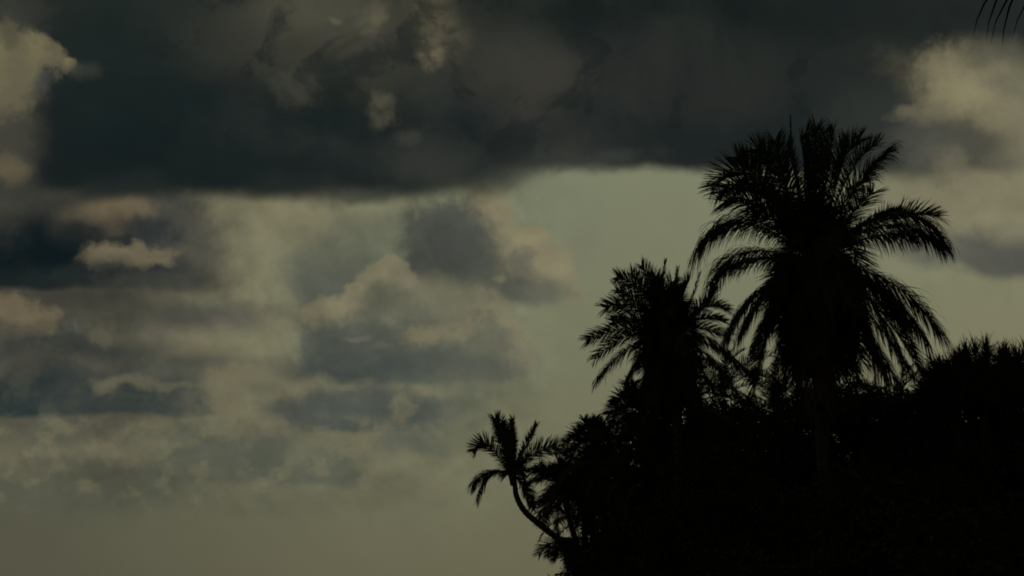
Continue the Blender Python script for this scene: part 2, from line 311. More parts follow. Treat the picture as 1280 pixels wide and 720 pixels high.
# small broken puffs in the lower left sky: lit heads with grey feet
st = vm('MULTIPLY', P0, (1.0, 1.35, 0))
nA = noise(st, 2.3, 7, .56); nB = noise(vm('ADD', st, (.02, -.16, 0)), 2.3, 7, .56)
reg = mth('MULTIPLY', mp(X0, 4.8, 6.6, 1, 0), mth('MULTIPLY', mp(Y0, 5.1, 5.35, .22, 1), mth('MULTIPLY', mp(Y0, 3.5, 4.2), mp(Y0, 6.0, 6.6, 1, 0))))
reg2 = mth('MULTIPLY', mp(X0, 2.6, 4.6, 1, .25), reg)
col = mixc(mth('MULTIPLY', mp(nB, .46, .64, 0, .38), reg2), col, lin((80, 83, 72)))
col = mixc(mth('MULTIPLY', mp(nA, .47, .68, 0, .5), reg), col, lin((116, 111, 88)))
# grey mottling inside the dark bank
mot = noise(WM, .8, 6, .6)
regd = mth('MULTIPLY', mp(Y0, 2.3, 1.7), mth('MULTIPLY', mp(X0, 1.5, 4.0), mp(X0, 10.6, 8.5)))
col = mixc(mth('MULTIPLY', mp(mot, .46, .72, 0, .36), regd), col, lin((50, 53, 49)))
col = mixc(mth('MULTIPLY', mp(mot, .48, .36, 0, .6), mth('MULTIPLY', mp(Y0, 2.2, 1.7), mth('MULTIPLY', mp(X0, 1.2, 2.0), mp(X0, 10.9, 10.2)))), col, lin((25, 32, 32)))
# fine relief of the cloud masses
e1 = noise(WB, 1.8, 3, .55); e2 = noise(vm('ADD', WB, (.04, -.16, 0)), 1.8, 3, .55)
emb = mth('MULTIPLY', mth('SUBTRACT', e1, e2), .42)       # lumps catch the light from above
calm = mth('MULTIPLY', mp(X0, 6.4, 7.4, 1, .1), mp(Y0, 5.8, 6.8, 1, .12))
calm = mth('MULTIPLY', calm, mp(Y0, 2.3, 2.6, .45, 1))
calm = mth('MAXIMUM', calm, mth('MULTIPLY', mp(X0, 10.9, 11.6, 0, .7), mp(Y0, 3.2, 4.0, 1, .1)))
big = noise(P0, 1.1, 3, .5)
gain = mth('MULTIPLY_ADD', mth('ADD', emb, mth('MULTIPLY_ADD', big, .5, -.25)), calm, 1.0)
col = vm('MULTIPLY', vm('SCALE', col, scale=gain), (.985, 1.0, .985))

# the rest of the dome: the same broken overcast, darker overhead
pl = vm('SCALE', D3, scale=mth('DIVIDE', 1.0, mth('MAXIMUM', mth('ADD', DZ, .12), .06)))
ov = noise(pl, .55, 7, .58, .3, dims='3D')
zen = mp(DZ, .02, .55)
thr = mth('MULTIPLY_ADD', zen, -.16, .54)
cov = mp(mth('SUBTRACT', ov, thr), -.07, .10)
rest = mixc(cov, mixc(mp(DZ, 0, .4), lin((104,101,80)), lin((104,102,84))), mixc(zen, lin((62,64,58)), lin((30,36,36))))
wgt = mp(mth('MULTIPLY_ADD', mth('SUBTRACT', ov, .5), .10, fz), .845, .91)
allsky = mixc(wgt, rest, col)
below = mp(DZ, -.01, -.06)
allsky = mixc(below, allsky, lin((60,58,47)))
bg = nd('ShaderNodeBackground'); LK.new(allsky, bg.inputs[0]); bg.inputs[1].default_value = 1.0
wo = nd('ShaderNodeOutputWorld'); LK.new(bg.outputs[0], wo.inputs[0])
W.cycles.sampling_method = 'MANUAL'; W.cycles.sample_map_resolution = 256

# ------------------------------------------------------------------ materials
def mat(name, c1, c2, scale=3.0, rough=.8, spec=.15):
    m = bpy.data.materials.new(name); m.use_nodes = True
    t = m.node_tree; b = t.nodes['Principled BSDF']
    g = t.nodes.new('ShaderNodeNewGeometry'); n = t.nodes.new('ShaderNodeTexNoise')
    n.inputs['Scale'].default_value = scale; n.inputs['Detail'].default_value = 5
    t.links.new(g.outputs['Position'], n.inputs['Vector'])
    r = t.nodes.new('ShaderNodeValToRGB'); r.color_ramp.elements[0].position = .35; r.color_ramp.elements[1].position = .65
    r.color_ramp.elements[0].color = c1 + (1,); r.color_ramp.elements[1].color = c2 + (1,)
    t.links.new(n.outputs[0], r.inputs[0]); t.links.new(r.outputs[0], b.inputs['Base Color'])
    b.inputs['Roughness'].default_value = rough; b.inputs['Specular IOR Level'].default_value = spec
    return m
M_leaf = mat('palm_leaf', (.022, .036, .014), (.045, .062, .022))
M_rachis = mat('palm_rachis', (.035, .04, .018), (.06, .058, .028), 6)
M_dead = mat('dry_palm_leaf', (.05, .038, .022), (.075, .055, .03))
M_trunk = mat('palm_trunk', (.03, .026, .02), (.055, .048, .04), 8)
M_bark = mat('tree_bark', (.025, .02, .016), (.045, .037, .03), 5)
M_broad = mat('broad_leaf', (.018, .032, .012), (.038, .058, .02))
M_pand = mat('screw_pine_leaf', (.02, .034, .015), (.04, .058, .024))
M_nut = mat('coconut_husk', (.05, .06, .02), (.09, .07, .03))
M_ground = mat('ground_soil', (.03, .027, .018), (.05, .048, .028), .25)
M_grass = mat('undergrowth_leaf', (.02, .032, .012), (.04, .055, .02))

# ------------------------------------------------------------------ helpers
def mesh(name, v, f, mats, mi=None, smooth=False):
    me = bpy.data.meshes.new(name); me.from_pydata(v, [], f)
    for m in (mats if isinstance(mats, (list, tuple)) else [mats]): me.materials.append(m)
    if mi: me.polygons.foreach_set('material_index', mi)
    if smooth: me.polygons.foreach_set('use_smooth', [True] * len(f))
    me.update(); return me
def obj(name, me, parent=None, kind=None):
    o = bpy.data.objects.new(name, me); C.objects.link(o)
    if parent: o.parent = parent
    if kind: o['kind'] = kind
    return o
def root(name, loc, label, cat, group=None):
    o = bpy.data.objects.new(name, None); C.objects.link(o); o.location = loc; o.empty_display_size = .5
    o['label'] = label; o['category'] = cat
    if group: o['group'] = group
    return o
def tube(v, f, pts, rad, n=6, cap=True):
    b0 = len(v); ref = Vector((.3, .9, .1)).normalized()
    for i, p in enumerate(pts):
        t = (pts[min(i + 1, len(pts) - 1)] - pts[max(i - 1, 0)]).normalized()
        a = ref - t * ref.dot(t); a.normalize(); b = t.cross(a); ref = a
        for k in range(n):
            q = 2 * math.pi * k / n
            v.append(p + (a * math.cos(q) + b * math.sin(q)) * rad[i])
    for i in range(len(pts) - 1):
        for k in range(n):
            f.append((b0 + i * n + k, b0 + i * n + (k + 1) % n, b0 + (i + 1) * n + (k + 1) % n, b0 + (i + 1) * n + k))
    if cap: f.append(tuple(b0 + (len(pts) - 1) * n + k for k in range(n))); f.append(tuple(b0 + k for k in reversed(range(n))))

def bez(p0, p1, p2, p3, t):
    u = 1 - t
    return p0 * (u ** 3) + p1 * (3 * u * u * t) + p2 * (3 * u * t * t) + p3 * (t ** 3)
def through(p0, m, p3):
    """cubic that leaves p0, passes near m at the middle and ends at p3"""
    c = (m - p0 * .25 - p3 * .25) * 2
    return p0, p0 + (c - p0) * (2 / 3), p3 + (c - p3) * (2 / 3), p3

def frond_geo(rng, ctl, L, n=64, droop=.8, twist=0.0, vee=.3, width=.045, seg=4, rr=.035, start=.13, ang=(62, 24), gap=.04):
    p0, p1, p2, p3 = ctl
    chord = p3 - p0; h = Vector((chord.x, chord.y, 0))
    if h.length < .25 * chord.length:
        h = Vector((p2.x - p0.x, p2.y - p0.y, 0))
        if h.length < .05: h = Vector((rng.uniform(-1, 1), rng.uniform(-1, 1), 0))
    S0 = h.normalized().cross(Vector((0, 0, 1))).normalized()
    fine = [bez(p0, p1, p2, p3, i / 20) for i in range(21)]
    rv, rf = [], []
    tube(rv, rf, fine[::2], [rr * (1 - .86 * (i / 10)) + .004 for i in range(11)], 5)
    lv, lf = [], []
    for i in range(n):
        t = start + (1 - start) * (i + rng.uniform(-.3, .3)) / n
        t = min(max(t, start), .995)
        p = bez(p0, p1, p2, p3, t)
        T = (bez(p0, p1, p2, p3, min(t + .02, 1)) - bez(p0, p1, p2, p3, t - .02)).normalized()
        Sd = S0 - T * S0.dot(T)
        if Sd.length < .05: continue
        Sd.normalize(); Nn = Sd.cross(T)
        if Nn.z < 0 and abs(T.z) < .9: pass
        Q = Matrix.Rotation(twist * (.4 + .6 * t), 3, T)
        Sd = Q @ Sd; Nn = Q @ Nn
        prof = min(1, .45 + 1.6 * (t - start)) * (1 - .38 * max(0, (t - .5) / .5) ** 2)
        a0 = R(4 + ang[0] + (6 + ang[1] - ang[0]) * t)
        for s in (-1, 1):
            if rng.random() < gap: continue
            a = a0 + R(rng.gauss(0, 6)); ln = L * prof * rng.uniform(.82, 1.1)
            d = Sd * (s * math.sin(a)) + T * math.cos(a) + Nn * (vee + rng.gauss(0, .12))
            d.normalize()
            dr = droop * rng.uniform(.7, 1.35)
            q = p.copy(); w0 = width * rng.uniform(.75, 1.15)
            b0 = len(lv)
            for k in range(seg + 1):
                u = k / seg
                wv = T - d * T.dot(d)
                if wv.length < .2: wv = Nn - d * Nn.dot(d)
                wv.normalize()
                if k < seg:
                    ww = w0 * (.55 + .9 * u if u < .35 else .865 * (1 - (u - .35) / .72))
                    lv.append(q - wv * ww * .5); lv.append(q + wv * ww * .5)
                else: lv.append(q.copy())
                q = q + d * (ln / seg)
                d = (d + Vector((0, 0, -1)) * (dr * (u + .35) / seg)).normalized()
            for k in range(seg - 1):
                lf.append((b0 + 2 * k, b0 + 2 * k + 1, b0 + 2 * k + 3, b0 + 2 * k + 2))
            lf.append((b0 + 2 * seg - 2, b0 + 2 * seg - 1, b0 + 2 * seg))
    return rv, rf, lv, lf

def trunk_geo(pts, r0, r1, n=10, rings=40):
    """palm stem through the given points with ring scars and a swollen foot"""
    def cr(i, t):
        a, b, c, d = pts[max(i - 1, 0)], pts[i], pts[i + 1], pts[min(i + 2, len(pts) - 1)]
        return (b * 2 + (c - a) * t + (a * 2 - b * 5 + c * 4 - d) * t * t + (b * 3 - a - c * 3 + d) * t ** 3) * .5
    P_, R_ = [], []
    m = len(pts) - 1
    for k in range(rings * 2 + 1):
        u = k / (rings * 2); x = u * m; i = min(int(x), m - 1)
        P_.append(cr(i, x - i))
        r = r0 + (r1 - r0) * u + .45 * r0 * math.exp(-u * 22)
        R_.append(r * ((1.09 if k % 2 else .95) + .05 * math.sin(k * 1.7)))
    v, f = [], []
    tube(v, f, P_, R_, n)
    return v, f

def crown_heart(rng, c, r, par, nuts=0, flowers=3):
    """fibrous crown shaft, stub bases, flower stalks and nuts"""
    v, f = [], []
    tube(v, f, [c + Vector((0, 0, z)) * r for z in (-4, -2.5, -.8, .8, 2.2)], [r * .95, r * 1.25, r * 1.6, r * 1.3, r * .4], 9)
    for k in range(12):
        a = k * 2.4; q = Vector((math.cos(a), math.sin(a), 0))
        b = c + Vector((0, 0, -2.5 + .35 * k)) * r * .8
        tube(v, f, [b + q * r * .7, b + q * r * 1.6 + Vector((0, 0, r * .8)), b + q * r * 2.3 + Vector((0, 0, r * 1.9))], [r * .34, r * .26, r * .1], 5)
    obj('crown_shaft', mesh('crown_shaft', v, f, M_trunk), par)
    for k in range(flowers):
        a = rng.uniform(0, 6.28); q = Vector((math.cos(a), math.sin(a), 0))
        v, f = [], []
        b = c + q * r; e = b + q * .7 + Vector((0, 0, .25)); g = e + q * .3 + Vector((0, 0, -.45))
        tube(v, f, [b, b + q * .35 + Vector((0, 0, .25)), e, g], [.03, .028, .02, .01], 5)
        for j in range(10):
            s = (b + q * .35).lerp(g, j / 10) + Vector((0, 0, .12))
            w = Vector((rng.uniform(-.3, .3), rng.uniform(-.3, .3), rng.uniform(-.5, -.2)))
            tube(v, f, [s, s + w * .6, s + w + Vector((0, 0, -.1))], [.014, .01, .005], 4)
        obj('flower_stalk', mesh('flower_stalk', v, f, M_dead), par)
    for k in range(nuts):
        a = k * 2.4 + rng.random(); q = Vector((math.cos(a), math.sin(a), 0))
        o = obj('coconut', NUT, par); o.location = c + q * (r * 1.1 + .16) + Vector((0, 0, -.35 - .3 * rng.random()))
        o.rotation_euler = (rng.random(), rng.random(), rng.random())
def nut_mesh():
    v, f = [], []
    prof = [(-.16, .015), (-.13, .07), (-.06, .115), (.03, .125), (.1, .09), (.15, .03)]
    tube(v, f, [Vector((0, 0, z)) for z, _ in prof], [r for _, r in prof], 8)
    return mesh('coconut', v, f, M_nut, smooth=True)
NUT = nut_mesh()

# ------------------------------------------------------------------ the ground and its wooded bluff
def smooth(a, b, x):
    t = min(1, max(0, (x - a) / (b - a))); return t * t * (3 - 2 * t)
def H(x, y):
    g = .25 * math.sin(x * .21 + 1) * math.cos(y * .17) + .15 * math.sin(x * .5) * math.sin(y * .43 + 2)
    near = smooth(42, 108, y) * (1 - smooth(170, 420, y))
    ed = smooth(3.9 + .5 * math.sin(y * .13), 8.3 + .8 * math.sin(y * .2), x)
    tall = 13.2 * ed + 3.5 * smooth(14, 40, x)
    far = 1 - smooth(140, 420, x)
    return g * (.3 + near) + tall * near * far
xs = [-9000, -4000, -1500, -500, -200, -90, -50, -30] + [-20 + 1.25 * i for i in range(81)] + [90, 110, 140, 190, 260, 360, 500, 900, 2000, 5000, 9000]
ys = [-9000, -3000, -800, -200, -60, -20, 0, 12, 22, 30] + [36 + 1.5 * i for i in range(64)] + [140, 160, 190, 230, 290, 360, 440, 600, 1000, 2500, 5000, 9500]
gv = [Vector((x, y, H(x, y))) for y in ys for x in xs]
nx = len(xs)
gf = [(j * nx + i, j * nx + i + 1, (j + 1) * nx + i + 1, (j + 1) * nx + i) for j in range(len(ys) - 1) for i in range(nx - 1)]
obj('ground', mesh('ground', gv, gf, M_ground, smooth=True), kind='structure')

# ------------------------------------------------------------------ palms drawn after the photograph
def palm(name_label, D, crown_px, fronds, base=None, trunk_px=None, L=.85, r=.2, seed=1, scale_n=64, extra=10, ext_len=4.2,
         nuts=0, dead=4, group='coconut palms on the bluff', width=.045, core=.42, extra_up=(-.6, .9), default_droop=.8):
    rng = random.Random(seed)
    c = P(crown_px[0], crown_px[1], D)
    pts = [P(x, y, D + dd) for x, y, dd in trunk_px] if trunk_px else []
    if base is None: base = (pts[-1].x, pts[-1].y) if pts else (c.x + rng.uniform(-1, 1), c.y + rng.uniform(-1, 1))
    bz = H(*base)
    foot = Vector((base[0], base[1], bz - .25))
    O = Vector((base[0], base[1], bz))
    t = root('palm_tree', O, name_label, 'palm tree', group)
    if not pts:
        mid = c.lerp(foot, .5) + Vector((rng.uniform(-.5, .5), rng.uniform(-.5, .5), 0))
        pts = [mid]
    line = [foot] + list(reversed(pts)) + [c]
    v, f = trunk_geo(line, r * 1.35, r * .85, rings=44)
    v = [q - O for q in v]
    obj('trunk', mesh('trunk', v, f, M_trunk), t)
    crown_heart(rng, c - O, r * .95, t, nuts)
    def add(ctl, Lf, droop, twist, n=scale_n, m=M_leaf, **kw):
        ctl = [q - O for q in ctl]
        rv, rf, lv, lf = frond_geo(rng, ctl, Lf, n, droop, twist, width=width, **kw)
        fo = obj('frond', mesh('frond', rv, rf, M_rachis if m is M_leaf else M_dead), t)
        obj('leaflets', mesh('leaflets', lv, lf, m), fo, 'stuff')
    for fr in fronds:
        mx, my, tx, ty = fr[:4]; o = fr[4] if len(fr) > 4 else {}
        dd = o.get('d', rng.uniform(-1.2, 1.2))
        st = P(*o['from'], D) if 'from' in o else c + Vector((rng.uniform(-.1, .1), rng.uniform(-.15, .15), rng.uniform(-.1, .25)))
        ctl = through(st, P(mx, my, D + dd * .5), P(tx, ty, D + dd))
        if o.get('droop', default_droop) >= 1.4:      # limp fronds: both rows of leaflets hang as a curtain
            o = dict(o, tw=o.get('tw', .4) * .35, vee=0, droop=o.get('droop', default_droop) * 1.6, L=o.get('L', 1) * 1.3)
        kw = {k: o[k] for k in ('vee', 'start', 'ang', 'gap', 'seg') if k in o}
        add(ctl, L * o.get('L', 1), o.get('droop', default_droop), o.get('tw', rng.choice((-1, 1)) * rng.uniform(.5, 1.1)), int(scale_n * o.get('n', 1)),
            M_dead if o.get('dry') else M_leaf, **kw)
    # fronds that point towards and away from the viewer
    for k in range(extra):
        az = k * 2.39996 + rng.uniform(-.3, .3); q = Vector((math.cos(az), math.sin(az), 0))
        q = Vector((q.x * core, q.y * .9, 0))
        e = rng.uniform(*extra_up); ln = ext_len * rng.uniform(.75, 1)
        mid = c + (q * math.cos(e) + Vector((0, 0, math.sin(e)))) * ln * .55
        tip = c + (q * math.cos(e) * .95 + Vector((0, 0, math.sin(e) - .45))) * ln
        add(through(c, mid, tip), L, default_droop, rng.uniform(-.6, .6))
    for k in range(dead):
        az = rng.uniform(0, 6.28); q = Vector((math.cos(az), math.sin(az), 0))
        q = Vector((q.x * min(1, core + .3), q.y, 0)) * rng.uniform(.3, 1.0); ln = ext_len * rng.uniform(.8, 1.2)
        mid = c + q * 1.25 + Vector((0, 0, -ln * .3)); tip = c + q * rng.uniform(1.5, 2.1) + Vector((0, 0, -ln * .95))
        add(through(c, mid, tip), L, 1.6, rng.uniform(-.8, .8), m=M_dead if k % 3 == 0 else M_leaf)
    return t

# --- the tall palm -----------------------------------------------------------
tall = [
 (996,232, 988,143, dict(L=.13, n=.6, droop=0, tw=.3, ang=(25,12), vee=0)),
 (1006,240, 1008,158, dict(L=.7, droop=.1, tw=1.3, ang=(45,14))),
 (1016,236, 1020,158, dict(L=.75, droop=.1, tw=.2, ang=(45,14))),
 (1012,240, 1000,172, dict(L=.8, droop=.1, tw=1.0, ang=(45,16))),
 (1032,232, 1042,162, dict(L=.7, droop=.25, tw=.8, ang=(40,16))),
 (1040,225, 1074,176, dict(L=.9, droop=.1, tw=1.2, ang=(50,18))),
 (1058,225, 1095,182, dict(L=.8, droop=.35, tw=.9)),
 (1064,245, 1108,189, dict(L=.85, droop=1.6, tw=.4, ang=(50,14))),
 (1050,262, 1090,214, dict(L=.9, droop=1.0, tw=1.0)),
 (1055,280, 1092,240, dict(L=.85, droop=1.0, tw=.8)),
 (985,238, 968,176, dict(L=.9, droop=.2, tw=1.0, ang=(50,18))),
 (975,222, 946,186, dict(L=.8, droop=.3, tw=1.1)),
 (968,240, 922,196, dict(L=.9, droop=.3, tw=1.2)),
 (944,222, 889,238, dict(L=.82, droop=.15, tw=1.25, vee=.5, d=-1.0)),
 (955,240, 897,243, dict(L=.85, droop=.8, tw=.8)),
 (962,262, 905,252, dict(L=.95, droop=.9, tw=.9)),
 (978,262, 925,236, dict(L=.95, droop=.7, tw=-.9)),
 (985,285, 935,262, dict(L=.85, droop=1.0, tw=.7)),
 (932,274, 870,318, dict(L=1.0, droop=2.0, tw=.5, vee=.15)),
 (945,282, 884,296, dict(L=.9, droop=1.8, tw=-.6)),
 (936,314, 888,356, dict(L=.9, droop=2.2, tw=.4, vee=.1)),
 (955,322, 900,340, dict(L=.7, droop=2.0, tw=.4)),
 (1112,268, 1180,300, dict(L=1.05, droop=1.8, tw=.6, vee=.15, n=1.2)),
 (1105,282, 1172,303, dict(L=1.0, droop=2.2, tw=.4, vee=.1, n=1.2)),
 (1108,274, 1172,272, dict(L=.9, droop=.7, tw=.9, vee=.3)),
 (1090,296, 1146,296, dict(L=.8, droop=2.0, tw=-.4)),
 (1075,280, 1120,262, dict(L=.7, droop=1.6, tw=.4)),
 (1108,350, 1176,416, dict(L=.9, droop=1.6, tw=-.4, vee=.05, ang=(50,16), n=1.2)),
 (1100,358, 1158,426, dict(L=.95, droop=2.2, tw=.6, n=1.2)),
 (1092,380, 1152,470, dict(L=1.0, droop=1.2, tw=.9, ang=(55,20), n=1.2)),
 (1085,372, 1130,452, dict(L=1.0, droop=2.0, tw=.5, n=1.2)),
 (1074,392, 1112,480, dict(L=1.0, droop=1.8, tw=.6, n=1.2)),
 (1070,380, 1095,470, dict(L=1.0, droop=1.8, tw=.6)),
 (1052,400, 1070,490, dict(L=1.0, droop=1.8, tw=.6)),
 (1085,350, 1128,395, dict(L=1.0, droop=2.4, tw=.2)),
 (950,362, 908,420, dict(L=.9, droop=2.4, tw=.3, vee=0, n=1.2)),
 (965,358, 925,416, dict(L=.9, droop=2.2, tw=.5, n=1.2)),
 (975,375, 944,428, dict(L=.85, droop=2.0, tw=.4, n=1.1)),
 (968,395, 942,500, dict(L=.7, droop=1.2, tw=.4, n=1.2)),
 (985,400, 962,500, dict(L=.8, droop=1.6, tw=.5, n=1.2)),
 (994,400, 978,505, dict(L=.9, droop=1.6, tw=.7)),
 (1000,410, 1000,495, dict(L=1.0, droop=1.6, tw=.7)),
 (1018,410, 1024,500, dict(L=1.0, droop=1.6, tw=1.1, dry=1)),
 (1034,410, 1046,500, dict(L=1.0, droop=1.6, tw=.6, dry=1)),
 (990,350, 965,400, dict(L=.8, droop=2.0, tw=.5)),
 (1094,358, 1146,440, dict(L=.9, droop=1.7, tw=.5)), (1080,385, 1138,462, dict(L=.9, droop=1.4, tw=.8)), (1062,372, 1104,462, dict(L=.9, droop=1.6, tw=.5)),
 (1078,405, 1126,482, dict(L=.9, droop=1.4, tw=.7)), (980,352, 936,446, dict(L=.7, droop=1.6, tw=.5)), (975,378, 948,462, dict(L=.7, droop=1.6, tw=.4)),
 (998,238, 984,182, dict(L=.8, droop=.3, tw=1.1)), (1024,232, 1031,164, dict(L=.7, droop=.3, tw=.5)), (1044,238, 1060,180, dict(L=.8, droop=.4, tw=1.0)),
]
palm('tallest coconut palm with a broad full crown, rising above every other tree', 50, (1021, 334), tall,
     base=(P(1028, 500, 50).x + .4, 50.3), r=.24, L=1.3, seed=3, scale_n=122, extra=30, ext_len=4.0, nuts=7, dead=30, width=.05, extra_up=(-.3, 1.35), default_droop=.6)

# --- the second palm, left of it --------------------------------------------
second = [
 (828,375, 832,324, dict(L=.3, n=.6, droop=0, tw=.3, ang=(25,12), vee=0)),
 (842,380, 847,334, dict(L=.3, n=.6, droop=0, tw=.3, ang=(25,12), vee=0)),
 (858,388, 875,340, dict(L=.35, n=.7, droop=0, tw=.3, ang=(25,12), vee=0)),
 (822,370, 801,332, dict(L=.8, droop=.3, tw=1.0)),
 (816,378, 789,342, dict(L=.8, droop=.5, tw=1.0)),
 (836,380, 840,352, dict(L=.9, droop=.3, tw=1.0)),
 (850,378, 862,350, dict(L=.85, droop=.5, tw=.9)),
 (826,380, 820,345, dict(L=.8, droop=.3, tw=.9)),
 (808,370, 771,346, dict(L=.8, droop=.5, tw=1.1)),
 (804,385, 770,362, dict(L=.8, droop=.9, tw=.8)),
 (798,385, 756,385, dict(L=.85, droop=.5, tw=1.1, vee=.2)),
 (800,400, 766,402, dict(L=.75, droop=1.0, tw=.8)),
 (786,410, 733,426, dict(L=.8, droop=1.1, tw=.9, vee=.2)),
 (790,418, 744,448, dict(L=.85, droop=1.3, tw=.8)),
 (790,432, 746,474, dict(L=.8, droop=1.4, tw=.8)),
 (805,440, 784,474, dict(L=.85, droop=2.0, tw=.6)),
 (815,450, 800,490, dict(L=.85, droop=2.0, tw=.6)),
 (870,395, 897,360, dict(L=.8, droop=.7, tw=.8)),
 (876,385, 910,388, dict(L=.75, droop=1.2, tw=1.1)),
 (872,400, 905,402, dict(L=.85, droop=1.2, tw=.8)),
 (866,410, 908,420, dict(L=.85, droop=1.2, tw=.8)),
 (880,420, 918,452, dict(L=.9, droop=1.6, tw=.6)),
 (890,432, 936,464, dict(L=.8, droop=1.5, tw=.6)),
 (880,440, 922,492, dict(L=.9, droop=1.6, tw=.8)),
 (866,445, 900,500, dict(L=.9, droop=1.6, tw=.8)),
 (856,450, 876,505, dict(L=.9, droop=1.6, tw=.8)),
 (848,450, 858,505, dict(L=.8, droop=1.6, tw=.6)),
 (826,450, 812,505, dict(L=.8, droop=1.6, tw=.6)),
]
palm('second tallest coconut palm, with three upright spear leaves, just left of the tallest one', 71, (836, 420), second,
     r=.24, L=1.3, seed=11, scale_n=104, extra=24, ext_len=3.7, nuts=5, dead=18, width=.06, extra_up=(-.2, 1.2))

# --- the leaning palm --------------------------------------------------------
lean = [
 (630,553, 619,523, dict(L=.85, droop=.8, tw=.6, ang=(50,18), n=1.2)),
 (633,560, 626,532, dict(L=.8, droop=.9, tw=.9, n=1.1)),
 (641,560, 640.5,523, dict(L=.5, droop=.8, tw=.5, ang=(40,14), n=1.2)),
 (637,566, 636,540, dict(L=.7, droop=.8, tw=1.0)),
 (655,562, 671,530, dict(L=.45, droop=.6, tw=.6, ang=(40,16), n=1.1)),
 (668,567, 706,557, dict(L=.95, droop=.1, tw=1.35, vee=.1, d=.8)),
 (612,559, 594,563, dict(L=.8, droop=.2, tw=1.2, d=-1)),
 (611,590, 590,608, dict(L=.7, droop=1.4, tw=.7)),
 (614,592, 597,624, dict(L=.75, droop=1.5, tw=.6)),
 (654,607, 664,634, dict(L=.7, droop=.8, tw=1.1)),
 (662,588, 688,588, dict(L=.7, droop=1.3, tw=.5)),
]
palm('slender coconut palm leaning out to the left on a curved bare trunk', 113, (641, 594), lean,
     trunk_px=[(643.5, 606, 0), (646, 621, 0), (655.5, 638.5, 0), (672, 653.5, .5), (697, 673, 1), (722, 692, 2)], base=None,
     r=.22, L=1.7, seed=5, scale_n=80, extra=4, ext_len=2.2, dead=0, width=.095, extra_up=(.1, 1.3), group='coconut palms at the left edge of the bluff')

# --- smaller palms at the left edge -----------------------------------------
G2 = 'coconut palms at the left edge of the bluff'
palm('drooping coconut palm close behind the leaning trunk', 106, (700, 604), [
 (676,597, 660,606, dict(L=.75, droop=1.4, tw=.8)), (684,590, 662,592, dict(L=.8, droop=.8, tw=1)),
 (686,615, 666,632, dict(L=.8, droop=1.6, tw=.6)), (690,622, 681,646, dict(L=.8, droop=1.6, tw=.7)),
 (698,630, 694,664, dict(L=.8, droop=1.6, tw=.7)), (700,585, 692,566, dict(L=.8, droop=.6, tw=1)),
 (704,585, 708,564, dict(L=.6, droop=.5, tw=1)), (708,588, 717,568, dict(L=.5, droop=.5, tw=.6)),
 (714,596, 735,585, dict(L=.9, droop=.8, tw=.8)), (716,605, 740,612, dict(L=.9, droop=.8, tw=.8)),
 (690,597, 674,580, dict(L=.7, droop=.8, tw=.9)), (710,625, 722,660, dict(L=.9, droop=1.4, tw=.9))],
 base=(6.6, 106), r=.2, L=1.4, seed=21, scale_n=50, extra=14, ext_len=3.0, dead=5, core=.8, width=.085, group=G2)
palm('coconut palm with a tuft of upright leaves above the drooping one', 98, (745, 556), [
 (726,543, 709,552, dict(L=.75, droop=1.2, tw=.8)), (728,552, 712,566, dict(L=.7, droop=1.2, tw=.8)),
 (735,538, 730,523, dict(L=.6, droop=.5, tw=.6)), (740,538, 738,524, dict(L=.6, droop=.5, tw=.6)),
 (745,538, 745,521, dict(L=.6, droop=.4, tw=.6)), (750,538, 753,523, dict(L=.5, droop=.4, tw=.6)),
 (752,542, 768,528, dict(L=.9, droop=.5, tw=.6)), (732,545, 722,534, dict(L=.6, droop=.5, tw=.6)),
 (732,572, 722,594, dict(L=.9, droop=1.2, tw=.8)), (758,560, 780,560, dict(L=.9, droop=1.2, tw=.8)),
 (745,575, 745,600, dict(L=.9, droop=1.2, tw=.8))],
 base=(9.2, 98), r=.2, L=1.35, seed=22, scale_n=50, extra=13, ext_len=3.0, dead=4, core=.85, width=.08, group=G2)
palm('low coconut palm filling the notch under the second tallest palm', 88, (802, 516), [
 (780,508, 760,518, dict(L=.85, droop=1.0, tw=.8)), (785,498, 768,503, dict(L=.7, droop=1.2, tw=.8)),
 (796,496, 783,488, dict(L=.8, droop=1.0, tw=.8)), (790,490, 792,480, dict(L=.8, droop=1.0, tw=.8)),
 (785,520, 766,530, dict(L=.9, droop=1.2, tw=.8)), (805,500, 815,484, dict(L=.9, droop=.8, tw=.8)),
 (815,510, 838,505, dict(L=.9, droop=.8, tw=.8)), (822,520, 846,528, dict(L=.9, droop=.8, tw=.8)),
 (790,535, 776,556, dict(L=.9, droop=1.2, tw=.8))],
 base=(12.0, 88), r=.2, L=1.35, seed=23, scale_n=50, extra=13, ext_len=3.0, dead=4, core=.85, width=.08, group=G2)
palm('stunted coconut palm low down under the foot of the leaning trunk', 104, (706, 688), [
 (688,679, 673,694, dict(L=.9, droop=1.0, tw=.9)), (690,684, 684,697, dict(L=.6, droop=1.0, tw=.7)),
 (698,690, 691,700, dict(L=.6, droop=1.0, tw=.7)), (700,676, 696,664, dict(L=.5, droop=1.0, tw=.7)),
 (716,680, 728,672, dict(L=.8, droop=1.0, tw=.7)), (712,694, 722,708, dict(L=.8, droop=1.0, tw=.7))],
 base=(6.0, 104), r=.13, L=1.15, seed=24, scale_n=38, extra=12, ext_len=1.9, dead=0, width=.07, group=G2)

